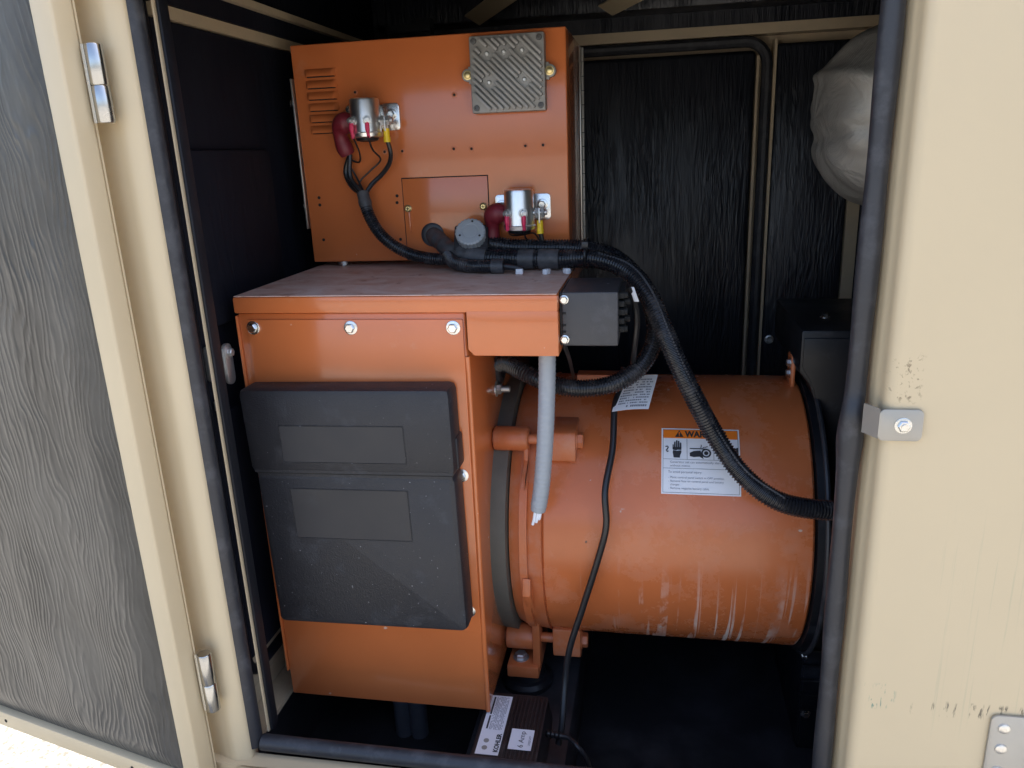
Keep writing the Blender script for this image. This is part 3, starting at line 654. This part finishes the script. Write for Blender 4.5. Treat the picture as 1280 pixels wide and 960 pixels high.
# ================================================================== harness
A = [(-.360,1.249,-.127),(-.344,1.228,-.135),(-.317,1.205,-.149),(-.270,1.190,-.157),(-.205,1.185,-.160),(-.142,1.180,-.161),(-.086,1.170,-.160),(-.037,1.150,-.176),(-.005,1.120,-.210),(.021,1.090,-.266),(.053,1.075,-.334),(.092,1.070,-.406),(.131,1.050,-.456),(.181,1.035,-.487),(.255,1.048,-.503),(.34,1.08,-.513)]
main = thing('main_harness', 'thick black corrugated hose sweeping from the control box down over the warning label', 'hose', (-.36,1.245,-.127))
part('corrugated_sleeve', 'hose', main, corrugated(A, .0146, .0044, .125, 16, .12, 1))
part('sleeve_seam', 'plastic_smooth', main, tube([Vector(p)+Vector((.003,-.0080,.0100)) for p in A[6:14]], lambda f, k: .0024 if k % 2 else .0017, 6, .0025))
part('taped_end', 'tape', main, tube(A, lambda f, k: .0140 + .0007*math.sin(k*1.3), 14, .004, True, 0, .12))
part('tape_wrap', 'tape', main, tube(A, lambda f, k: .0150+.0004*math.sin(k*2), 16, .004, True, .105, .140))
part('tape_wrap', 'tape', main, tube(A, lambda f, k: .0156+.0003*math.sin(k), 16, .004, True, .194, .222))
part('tape_wrap', 'tape', main, tube(A, lambda f, k: .0156+.0003*math.sin(k*1.7), 16, .004, True, .230, .262))
part('grommet', 'rubber', main, lathe([(0,.0195),(.004,.0195),(.006,.0165),(.006,.013)], (-.361,1.2505,-.1265), (0,-1,0), 28))
Bk = [(-.262,1.222,-.140),(-.224,1.222,-.146),(-.172,1.220,-.148),(-.114,1.215,-.150),(-.064,1.200,-.160),(-.024,1.180,-.192),(-.002,1.165,-.235),(.002,1.150,-.281),(-.018,1.130,-.317),(-.053,1.110,-.337),(-.100,1.098,-.343),(-.149,1.098,-.337),(-.192,1.110,-.323),(-.228,1.150,-.319),(-.258,1.188,-.335)]
loop = thing('loop_harness', 'black corrugated hose looping back under the dark terminal cover into the orange housing', 'hose', (-.258,1.188,-.335))
part('corrugated_sleeve', 'hose', loop, corrugated(Bk, .0138, .0044, .14, 16))
rh = thing('relay_harness', 'slim black corrugated hose running down from the relay near the louvres', 'hose', (-.468,1.225,-.055))
RHp = [(-.468,1.225,-.053),(-.456,1.215,-.091),(-.431,1.205,-.125),(-.392,1.203,-.150),(-.345,1.198,-.160),(-.303,1.193,-.157)]
part('corrugated_sleeve', 'hose', rh, corrugated(RHp, .0098, .0038, .18, 14, .12, 1))
part('taped_end', 'tape', rh, tube(RHp, lambda f, k: .0092+.0015*(1-abs(f-.5)*2)+.0004*math.sin(k*1.7), 14, .004, True, 0, .16))
sb = thing('stub_harness', 'short black hose curling forward over the dusty lid edge', 'hose', (-.224,1.160,-.178))
ST = [(-.323,1.195,-.155),(-.308,1.176,-.163),(-.280,1.162,-.1665),(-.249,1.156,-.1670),(-.226,1.156,-.1670)]
part('corrugated_sleeve', 'hose', sb, corrugated(ST, .0108, .0036, .10, 14, 0, .86))
part('taped_end', 'tape', sb, tube(ST, .0112, 14, .003, True, .84, 1))
part('wire', 'wire', sb, tube([(-.228,1.156,-.167),(-.210,1.153,-.169),(-.196,1.150,-.172)], .0045, 8, .004))
for i, (x, y) in enumerate(((-.200,1.147), (-.158,1.142), (-.128,1.146))):
    single('wire_connector', ('small white wire connector at the taped end of the short curled hose', 'small white wire connector on the dusty lid midway between two others', 'small white wire connector on the lid corner beside the dark terminal cover')[i], 'connector', 'white', (x,y,-.178), xf(box(-.0055, .0055, -.004, .004, -.178, -.170, .0012), lambda v: (x+v.x*math.cos(i*1.1)-v.y*math.sin(i*1.1), y+v.x*math.sin(i*1.1)+v.y*math.cos(i*1.1), v.z)), group='white connectors on the lid')
tie = single('cable_tie', 'black cable tie binding the two big hoses beside the control box', 'cable tie', 'wire', (-.1,1.19,-.15), tube([(-.100+.002*math.cos(a), 1.193+.036*math.cos(a), -.154+.0215*math.sin(a)) for a in [2*math.pi*k/24 for k in range(25)]], .0022, 6, .004, False), box(-.106, -.096, 1.150, 1.160, -.142, -.132, .001))

# ---- grey flexible conduit hanging from under the lid
cd = thing('grey_conduit', 'pale grey flexible conduit hanging from the lid with cut wire ends', 'conduit', (-.165,1.03,-.52))
CP = [(-.144,1.028,-.258),(-.146,1.028,-.316),(-.150,1.028,-.388),(-.157,1.028,-.464),(-.1645,1.028,-.512)]
part('sleeve', 'grey_pvc', cd, tube(CP, lambda f, k: (.0123 if k % 4 < 2 else .0119)*(1 if f < .96 else 1-(f-.96)*2.2), 20, .0017))
for dx, dz in ((-.004,-.018), (.0005,-.014), (.004,-.009)):
    part('wire_end', 'white', cd, tube([(-.1635+dx,1.022,-.508), (-.1655+dx*1.1,1.020,-.514+dz*.5), (-.1675+dx*1.2,1.020,-.514+dz)], .0022, 8, .003))

# ---- dark grey terminal cover at the end of the lid
tc_ = thing('terminal_cover', 'dark grey plastic terminal cover bolted to the end of the orange lid', 'cover', (-.082,1.05,-.251))
part('body', 'plastic_smooth', tc_, box(-.1185, -.0445, .990, 1.108, -.2505, -.1782, .0022, 3))
part('edge_strip', 'black', tc_, box(-.1212, -.1187, .9925, 1.105, -.2500, -.1790, .0005))
for z in (-.188, -.2415): part('cover_bolt', 'zinc', tc_, hexa((-.1150,.9905,z), (0,-1,0), .0052, .004, .001, .006))
for z in (-.206, -.222, -.231): part('clip', 'dark', tc_, box(-.1180, -.1130, .9885, .9915, z-.0012, z+.0012, .0003))
for i, z in enumerate((-.185, -.196, -.207, -.219, -.230)):
    part('terminal_stud', 'dark', tc_, cyl((-.045,1.005+.012*(i%2),z), (-.033+.003*(i%2),1.005+.012*(i%2),z), .0042, None, 10), box(-.0447, -.037, 1.0, 1.09, z-.004, z+.0035, .0008))
single('thin_cable', 'thin black cable with white tag behind the dark terminal cover', 'cable', 'wire', (-.03,1.15,-.36), tube([(-.036,1.07,-.186),(-.028,1.08,-.2),(-.022,1.09,-.237),(-.028,1.12,-.304),(-.032,1.22,-.38)], .0042, 8, .006))
single('wire_tag', 'tiny white tag on the thin cable beside the terminal cover', 'tag', 'white', (-.028,1.078,-.205), xf(box(-.0035, .0035, -.001, .001, -.0105, .0105, .0008), lambda v: (-.0265+v.x+v.z*-.35, 1.074+v.y, -.197+v.z)))
single('thin_cable', 'thin black cable dropping from the lower bolt of the terminal cover', 'cable', 'wire', (-.118,1.08,-.31), tube([(-.119,1.010,-.2515),(-.115,1.030,-.275),(-.116,1.07,-.300),(-.118,1.13,-.34)], .0030, 8, .005))

# ---- black power cable with paper tag, battery charger
cbp = [(-.044,1.185,-.335),(-.050,1.165,-.365),(-.057,1.138,-.388),(-.058,1.098,-.438),(-.067,1.056,-.489),(-.065,1.045,-.541),(-.077,1.045,-.596),(-.103,1.045,-.688),(-.123,1.04,-.756),(-.130,1.03,-.809),(-.133,1.00,-.868),(-.138,.985,-.895)]
single('power_cable', 'black power cable running down across the orange barrel to the charger', 'cable', 'wire', (-.133,1.0,-.9), tube(cbp, .0052, 12, .008))
tg = thing('paper_tag', 'white printed paper tag on the black power cable above the barrel', 'tag', (-.057,1.13,-.39))
TA, TBv, TCv = Vector((-.0605,1.128,-.3895)), Vector((-.0050,1.128,-.384)), Vector((-.047,1.185,-.352))
def tagp(u, v, lift=0):
    p = TA + (TBv-TA)*u + (TCv-TA)*v; return p + Vector((0,-.6,.8))*(lift + .003*math.sin(u*3))
def grid(f, nx, ny):
    vs_, fs = [], []
    for lay in (0, 1):
        for j in range(ny+1):
            for i in range(nx+1): vs_.append(tuple(f(i/nx, j/ny, lay)))
    n1 = (nx+1)*(ny+1)
    for j in range(ny):
        for i in range(nx):
            a = j*(nx+1)+i; fs += [(a, a+1, a+nx+2, a+nx+1), (n1+a, n1+a+nx+1, n1+a+nx+2, n1+a+1)]
    for i in range(nx): fs += [(i, n1+i, n1+i+1, i+1), (ny*(nx+1)+i, ny*(nx+1)+i+1, n1+ny*(nx+1)+i+1, n1+ny*(nx+1)+i)]
    for j in range(ny): a, b = j*(nx+1), (j+1)*(nx+1); fs += [(a, b, n1+b, n1+a), (a+nx, n1+a+nx, n1+b+nx, b+nx)]
    return vs_, fs
part('paper', 'white', tg, grid(lambda u, v, l: tagp(u, v, l*.0006), 8, 2))
def dash_rows(fmap, u0, u1, rows, h, dens=.8, wmin=.02, wmax=.07):
    """unreadably small print as rows of little dashes"""
    vs_, fs = [], []
    for v in rows:
        u = u0
        while u < u1:
            w = random.uniform(wmin, wmax)
            if random.random() < dens:
                k = len(vs_); e = min(u+w*.8, u1)
                vs_ += [tuple(fmap(u, v)), tuple(fmap(e, v)), tuple(fmap(e, v+h)), tuple(fmap(u, v+h))]; fs.append((k, k+1, k+2, k+3))
            u += w
    return vs_, fs
part('small_print', 'print_grey', tg, dash_rows(lambda u, v: tagp(u, v, .0009), .12, .92, [.17+.075*i for i in range(10)], .036), fix=False, smooth=0)
part('heading', 'print_grey', tg, dash_rows(lambda u, v: tagp(u, v, .0009), .36, .92, [.07], .055, .9, .04, .07), fix=False, smooth=0)

ch = thing('battery_charger', 'black ribbed battery charger with white labels lying on the rail', 'battery charger', (-.21,.955,-.905))
part('case', 'charger', ch, extrude([(-.263,-.9045),(-.157,-.9045),(-.155,-.88),(-.162,-.842),(-.166,-.8405),(-.256,-.8405),(-.261,-.844),(-.265,-.88)], .872, 1.030, 'y', .002))
for i in range(9):
    x = -.2115 + .0062*i
    part('rib', 'charger', ch, box(x-.0017, x+.0017, .876, 1.022, -.8408, -.8380, .0008))
part('face_label', 'white', ch, box(-.2535, -.2185, .893, 1.021, -.8403, -.8397))
part('amp_label', 'white', ch, box(-.2063, -.1715, .906, .948, -.8379, -.8373))
LZ = -.8393
part('maker_name', 'print_black', ch, text('KOHLER', .0098, lambda x, y: (-.2205-y, .8985+x, LZ), bold=.0004), fix=False, smooth=0)
part('rating_text', 'print_black', ch, text('6 Amp', .0125, lambda x, y: (-.1845-y*.95, .9095+x, -.8369)), fix=False, smooth=0)
part('rating_print', 'print_grey', ch, dash_rows(lambda u, v: (-.1745-v*.003, .915+u*.02, -.8369), 0, 1, [0, .6], .35), fix=False, smooth=0)
part('print_bar', 'print_black', ch, ([(-.2475,.945,LZ),(-.2448,.945,LZ),(-.2448,.974,LZ),(-.2475,.974,LZ),(-.2475,.977,LZ),(-.2448,.977,LZ),(-.2448,1.017,LZ),(-.2475,1.017,LZ)], [(0,1,2,3),(4,5,6,7)]), fix=False, smooth=0)
part('small_print', 'print_grey', ch, dash_rows(lambda u, v: (-.2425+v*.021, .944+u*.074, LZ), 0, 1, [i/9 for i in range(9)], .05, .85, .02, .06), fix=False, smooth=0)
for y in (.906, .9205): part('indicator', 'print_dot', ch, lathe([(0,.0042),(.0004,.0042)], (-.2415,y,-.8397), (0,0,1), 18))
part('strain_relief', 'wire', ch, tube([(-.158,.972,-.862),(-.148,.971,-.862),(-.132,.969,-.862)], lambda f, k: .0062 if k % 2 else .0045, 10, .003))
ch.location += Vector((.002, .008, -.0095))
single('charger_cord', 'short black cord curving away from the charger into the dark floor', 'cord', 'wire', (-.085,.95,-1.04), tube([(-.132,.977,-.8715),(-.118,.972,-.870),(-.103,.957,-.872),(-.092,.953,-.886),(-.085,.950,-.91),(-.08,.95,-.96),(-.06,.955,-1.02),(-.02,.97,-1.044)], .0042, 10, .005))

# ================================================================== warning label on the barrel
wl = thing('warning_label', 'white and orange warning label with pictograms stuck on the orange barrel', 'label', (.073, 1.1, -.51))
A0, A1 = 28.5, 55.2; W0, W1 = .0155, .1325; HL = R(A1-A0)*AR; WL = W1-W0
def onb(x, y, lift=.0006):
    """label millimetre place (x right, y up, in metres) to the barrel's surface"""
    a = R(A0) + y/AR; r = AR + lift; return (W0+x, AY - r*math.cos(a), AZ + r*math.sin(a))
def patch(x0, x1, y0, y1, lift, n=10):
    vs_, fs = [], []
    for j in range(n+1):
        y = y0+(y1-y0)*j/n; vs_ += [onb(x0, y, lift), onb(x1, y, lift)]
    for j in range(n): fs.append((2*j, 2*j+1, 2*j+3, 2*j+2))
    return vs_, fs
def poly(pts, lift=.0011): return [onb(x, y, lift) for x, y in pts], [tuple(range(len(pts)))]
part('sheet', 'white', wl, grid(lambda u, v, l: onb(u*WL, v*HL, .0002+l*.0003), 1, 12))
B_ = .0022
part('border', 'print_black', wl, [patch(B_, WL-B_, y, y+.0005, .0008, 1) for y in (B_, HL*.365, HL*.50, HL-B_-.0005)], [patch(x, x+.0005, B_, HL-B_, .0008) for x in (B_, WL-B_-.0005)], [patch(x, x+.0005, HL*.50, HL*.83, .0008) for x in (WL*.327, WL*.667)], smooth=0, fix=False)
part('orange_band', 'print_orange', wl, patch(B_+.0005, WL-B_-.0005, HL*.832, HL-B_-.0005, .0008, 3), smooth=0, fix=False)
part('heading', 'print_black', wl, text('WARNING', .0148, lambda x, y: onb(.0360+x*.86, HL*.857+y, .0011), bold=.0006), smooth=0, fix=False)
tri = [(.0205,HL*.852),(.0335,HL*.852),(.0270,HL*.965)]
part('alert_triangle', 'print_black', wl, poly(tri), smooth=0, fix=False)
part('alert_mark', 'print_orange', wl, poly([(.0264,HL*.885),(.0276,HL*.885),(.0280,HL*.930),(.0260,HL*.930)], .0015), poly([(.0264,HL*.862),(.0276,HL*.862),(.0276,HL*.876),(.0264,HL*.876)], .0015), smooth=0, fix=False)
def mm(pts, ox, oy, s=1.0): return [(ox+x*s*.001, oy+y*s*.001) for x, y in pts]
def stroke(pts, w):
    """flat band along a polyline of label places"""
    vs_, fs = [], []
    for i, (x, y) in enumerate(pts):
        a = pts[max(i-1, 0)]; b = pts[min(i+1, len(pts)-1)]; dx, dy = b[0]-a[0], b[1]-a[1]; L = math.hypot(dx, dy) or 1
        vs_ += [onb(x-dy/L*w/2, y+dx/L*w/2, .0011), onb(x+dy/L*w/2, y-dx/L*w/2, .0011)]
    for i in range(len(pts)-1): fs.append((2*i, 2*i+1, 2*i+3, 2*i+2))
    return vs_, fs
hx, hy = .0155, HL*.525
hand = [mm([(3,0),(13,0),(13.5,4),(15.5,9),(15.5,12.5),(8,11.5),(2,12.5),(1.5,9)], hx, hy), mm([(1.5,13.5),(7,12.3),(9,13.3),(15.5,13.3),(15.8,18),(1.2,18)], hx, hy)]
hand += [mm([(x,17.5),(x+2.6,17.5),(x+2.5,t),(x+1.3,t+.8),(x+.2,t)], hx, hy) for x, t in ((3.6,27),(6.8,29.5),(9.9,28.5),(13,25.5))] + [mm([(1.2,14),(3.4,14),(3.0,22.5),(1.4,22.5)], hx, hy)]
part('shock_pictogram', 'print_black', wl, [poly([(x, y*1) for x, y in [(hx+(px-hx)*.93, hy+(py-hy)*.56*HL/.062) for px, py in h_]]) for h_ in hand], stroke([(hx-.0095+.001*a, hy+.0105+.001*b) for a, b in ((0,7),(2.5,8.2),(4.2,6.5),(2.8,3.6),(1.2,1.2),(2.6,-.8),(4.6,0))], .0019), smooth=0, fix=False)
bx_, by_ = .0425, HL*.525
circ = lambda cx, cy, r, n=20: [(cx+r*math.cos(2*math.pi*k/n), cy+r*math.sin(2*math.pi*k/n)) for k in range(n)]
part('belt_pictogram', 'print_black', wl, poly([(bx_,by_+.003),(bx_,by_+.0085),(bx_+.006,by_+.0115),(bx_+.016,by_+.0125),(bx_+.019,by_+.0045),(bx_+.0205,by_-.001),(bx_+.0145,by_+.0025),(bx_+.006,by_+.0015)]), stroke([(bx_,by_+.0155),(bx_+.018,by_+.0155),(bx_+.026,by_+.0150)], .0016), stroke(circ(bx_+.0245,by_+.0085,.0062)+[(bx_+.0307,by_+.0085)], .0024), poly(circ(bx_+.0245,by_+.0085,.0032)), stroke([(bx_+.0165,by_+.017),(bx_+.0175,by_+.0205),(bx_+.0170,by_+.0225)], .0012), stroke([(bx_+.0195,by_+.017),(bx_+.0225,by_+.0185)], .0011), stroke([(bx_+.023,by_+.018),(bx_+.027,by_+.0198)], .0011), smooth=0, fix=False)
gx, gy = .0925, HL*.60
part('fan_pictogram', 'print_black', wl, stroke(circ(gx,gy+.002,.006)+[(gx+.006,gy+.002)], .0022), [stroke([(gx+.0066*math.cos(a),gy+.002+.0066*math.sin(a)),(gx+.009*math.cos(a),gy+.002+.009*math.sin(a))], .0018) for a in [k*math.pi/5 for k in range(10)]], poly([(gx+.006,gy+.006),(gx+.022,gy+.011),(gx+.022,gy-.003),(gx+.010,gy-.004)]), smooth=0, fix=False)
lines = (('Generator set can automatically start', .0128, .445), ('without notice.', .0128, .392), ('To avoid personal injury:', .0100, .300), ('- Place control panel switch in OFF position.', .0105, .222), ('- Remove fuse on control panel and battery', .0105, .170), ('  charger.', .0105, .122), ('- Remove negative battery cable.', .0105, .070))
part('instructions', 'print_grey', wl, [text(s, .0050 if i < 3 else .0046, lambda x, y, a=a, f=f: onb(a+x, HL*f+y, .0010)) for i, (s, a, f) in enumerate(lines)], smooth=0, fix=False)

# ================================================================== document case on the terminal housing
dc = thing('document_case', 'black textured plastic document case hanging on the orange terminal housing', 'document case', (-.41, .97, -.67))
def tilt(v):
    a = R(.9); x, z = v.x+.41, v.z+.48; return (-.41 + x*math.cos(a) - z*math.sin(a), v.y, -.48 + x*math.sin(a) + z*math.cos(a))
F0, F1 = .938, .9832
body = part('body', 'plastic', dc, xf(extrude(rrect(-.559, -.263, -.672, -.4245, .010, 4), F0, F1, 'y', .008), tilt))
lidc = part('lid', 'plastic', dc, xf(extrude([(-.5665,-.299),(-.261,-.299),(-.261,-.4235),(-.5645,-.4235)], F0-.003, F1, 'y', .009), tilt))
part('parting_groove', 'dark', dc, xf(box(-.556, -.2665, F0+.0002, F1-.001, -.4249, -.4230), tilt))
part('lid_ear', 'plastic', lidc, xf(box(-.270, -.2585, F0+.010, F1-.004, -.419, -.372, .003), tilt))
part('groove_fill', 'plastic', body, xf(box(-.5555, -.267, F0+.0012, F1-.002, -.4345, -.4250), tilt))
part('groove_fill', 'plastic', lidc, xf(box(-.5585, -.2645, F0-.0012, F1-.002, -.4229, -.4125), tilt))
part('label_recess', 'case_label', lidc, xf(extrude(rrect(-.510, -.330, -.405, -.352, .002), F0-.0034, F0-.0029, 'y'), tilt))
part('label_recess', 'case_label', body, xf(extrude(rrect(-.508, -.334, -.525, -.4485, .002), F0-.0004, F0+.0002, 'y'), tilt))
for x0, x1, z0, z1, f in ((-.5105,-.3295,-.4055,-.3515,F0-.0036), (-.5085,-.3335,-.5255,-.448,F0-.0006)):
    part('recess_rim', 'plastic', lidc if z1 > -.4 else body, *[xf(box(a, b, f-.0004, f+.0006, c, d), tilt) for a, b, c, d in ((x0-.0006,x1+.0006,z1,z1+.0006),(x0-.0006,x1+.0006,z0-.0006,z0),(x0-.0006,x0,z0,z1),(x1,x1+.0006,z0,z1))])

# ================================================================== engine side: black fan housing, muffler blanket
sh = thing('fan_housing', 'black sheet metal fan housing bolted to the end of the barrel', 'housing', (.30, 1.3, -1.05))
part('end_ring', 'black', sh, lathe([(0,AR-.02),(.001,AR+.007),(.012,AR+.008),(.013,AR-.02)], (.2385,AY,AZ), (1,0,0), 96))
part('casing', 'black', sh, extrude([(.2235,-.2785),(.42,-.2785),(.42,-1.05),(.262,-1.05),(.262,-.84),(.268,-.71),(.269,-.60),(.266,-.50),(.2535,-.405),(.240,-.365),(.2235,-.345)], 1.203, 1.465, 'y', .004))
part('front_plate', 'black', sh, extrude([(.2275,-.290),(.418,-.290),(.418,-1.04),(.266,-1.04),(.266,-.84),(.2735,-.71),(.2745,-.60),(.271,-.50),(.2575,-.405),(.244,-.365),(.2275,-.335)], 1.199, 1.2025, 'y', .001))
part('inner_band', 'orange_dull', sh, lathe([(0,AR-.004),(.006,AR-.004)], (.251,AY,AZ), (1,0,0), 64, False))
part('seal_bead', 'rubber', sh, tube([(.2525, AY-(AR+.012)*math.cos(a), AZ+(AR+.012)*math.sin(a)) for a in [R(k) for k in range(-75, 96, 5)]], .004, 8, .01))
for p, ax_ in (((.288,1.199,-.775),(0,-1,0)), ((.274,1.199,-.97),(0,-1,0)), ((.276,1.30,-.2785),(0,0,1)), ((.256,1.15,-.815),(-1,0,0))):
    part('bolt', 'zinc', sh, hexa(p, ax_, .0062, .006, .0012, .0085))
for i in range(5): part('guard_bar', 'black', sh, box(.262, .33, 1.192, 1.1985, -.84-.03*i, -.836-.03*i))
single('wall_bolt', 'small bolt sticking out of the rear foam beside the fan housing', 'bolt', 'galv', (.262,1.79,-.43), hexa((.262,1.79,-.435), (0,-1,0), .007, .012, .002, .010))

def blanket():
    vs_, fs = [], []; nu, nv = 90, 110; c = Vector((.484, 1.41, .032))
    for j in range(nv+1):
        th = math.pi*j/nv                                  # along x, from the left end
        for i in range(nu):
            a = 2*math.pi*i/nu
            ex = -math.cos(th); rr = max(0, 1-abs(ex)**2.7)**(1/2.7)
            p = Vector((ex*.222, -math.cos(a)*rr*.150, math.sin(a)*rr*.156))
            w = .014*noise.noise(Vector((p.x*7, p.y*9, p.z*9))) + .006*math.sin(a*9 + 3*noise.noise(p*9) + p.x*20)*min(1, rr) * (.35+.65*abs(noise.noise(p*11+Vector((3,1,2)))))
            fold = .009*math.exp(-((p.z-.045+.22*(p.x+.13))/.010)**2) - .006*math.exp(-((p.z+.005-.30*(p.x+.13))/.013)**2)
            n_ = p.normalized(); vs_.append(tuple(c + p + n_*(w+fold)))
    for j in range(nv):
        for i in range(nu): fs.append((j*nu+i, j*nu+(i+1) % nu, (j+1)*nu+(i+1) % nu, (j+1)*nu+i))
    return vs_, fs
mf = thing('muffler_blanket', 'silver grey quilted heat blanket wrapped round the muffler near the rear panel', 'heat blanket', (.47, 1.41, -.13))
part('cloth', 'cloth', mf, blanket(), smooth=80)
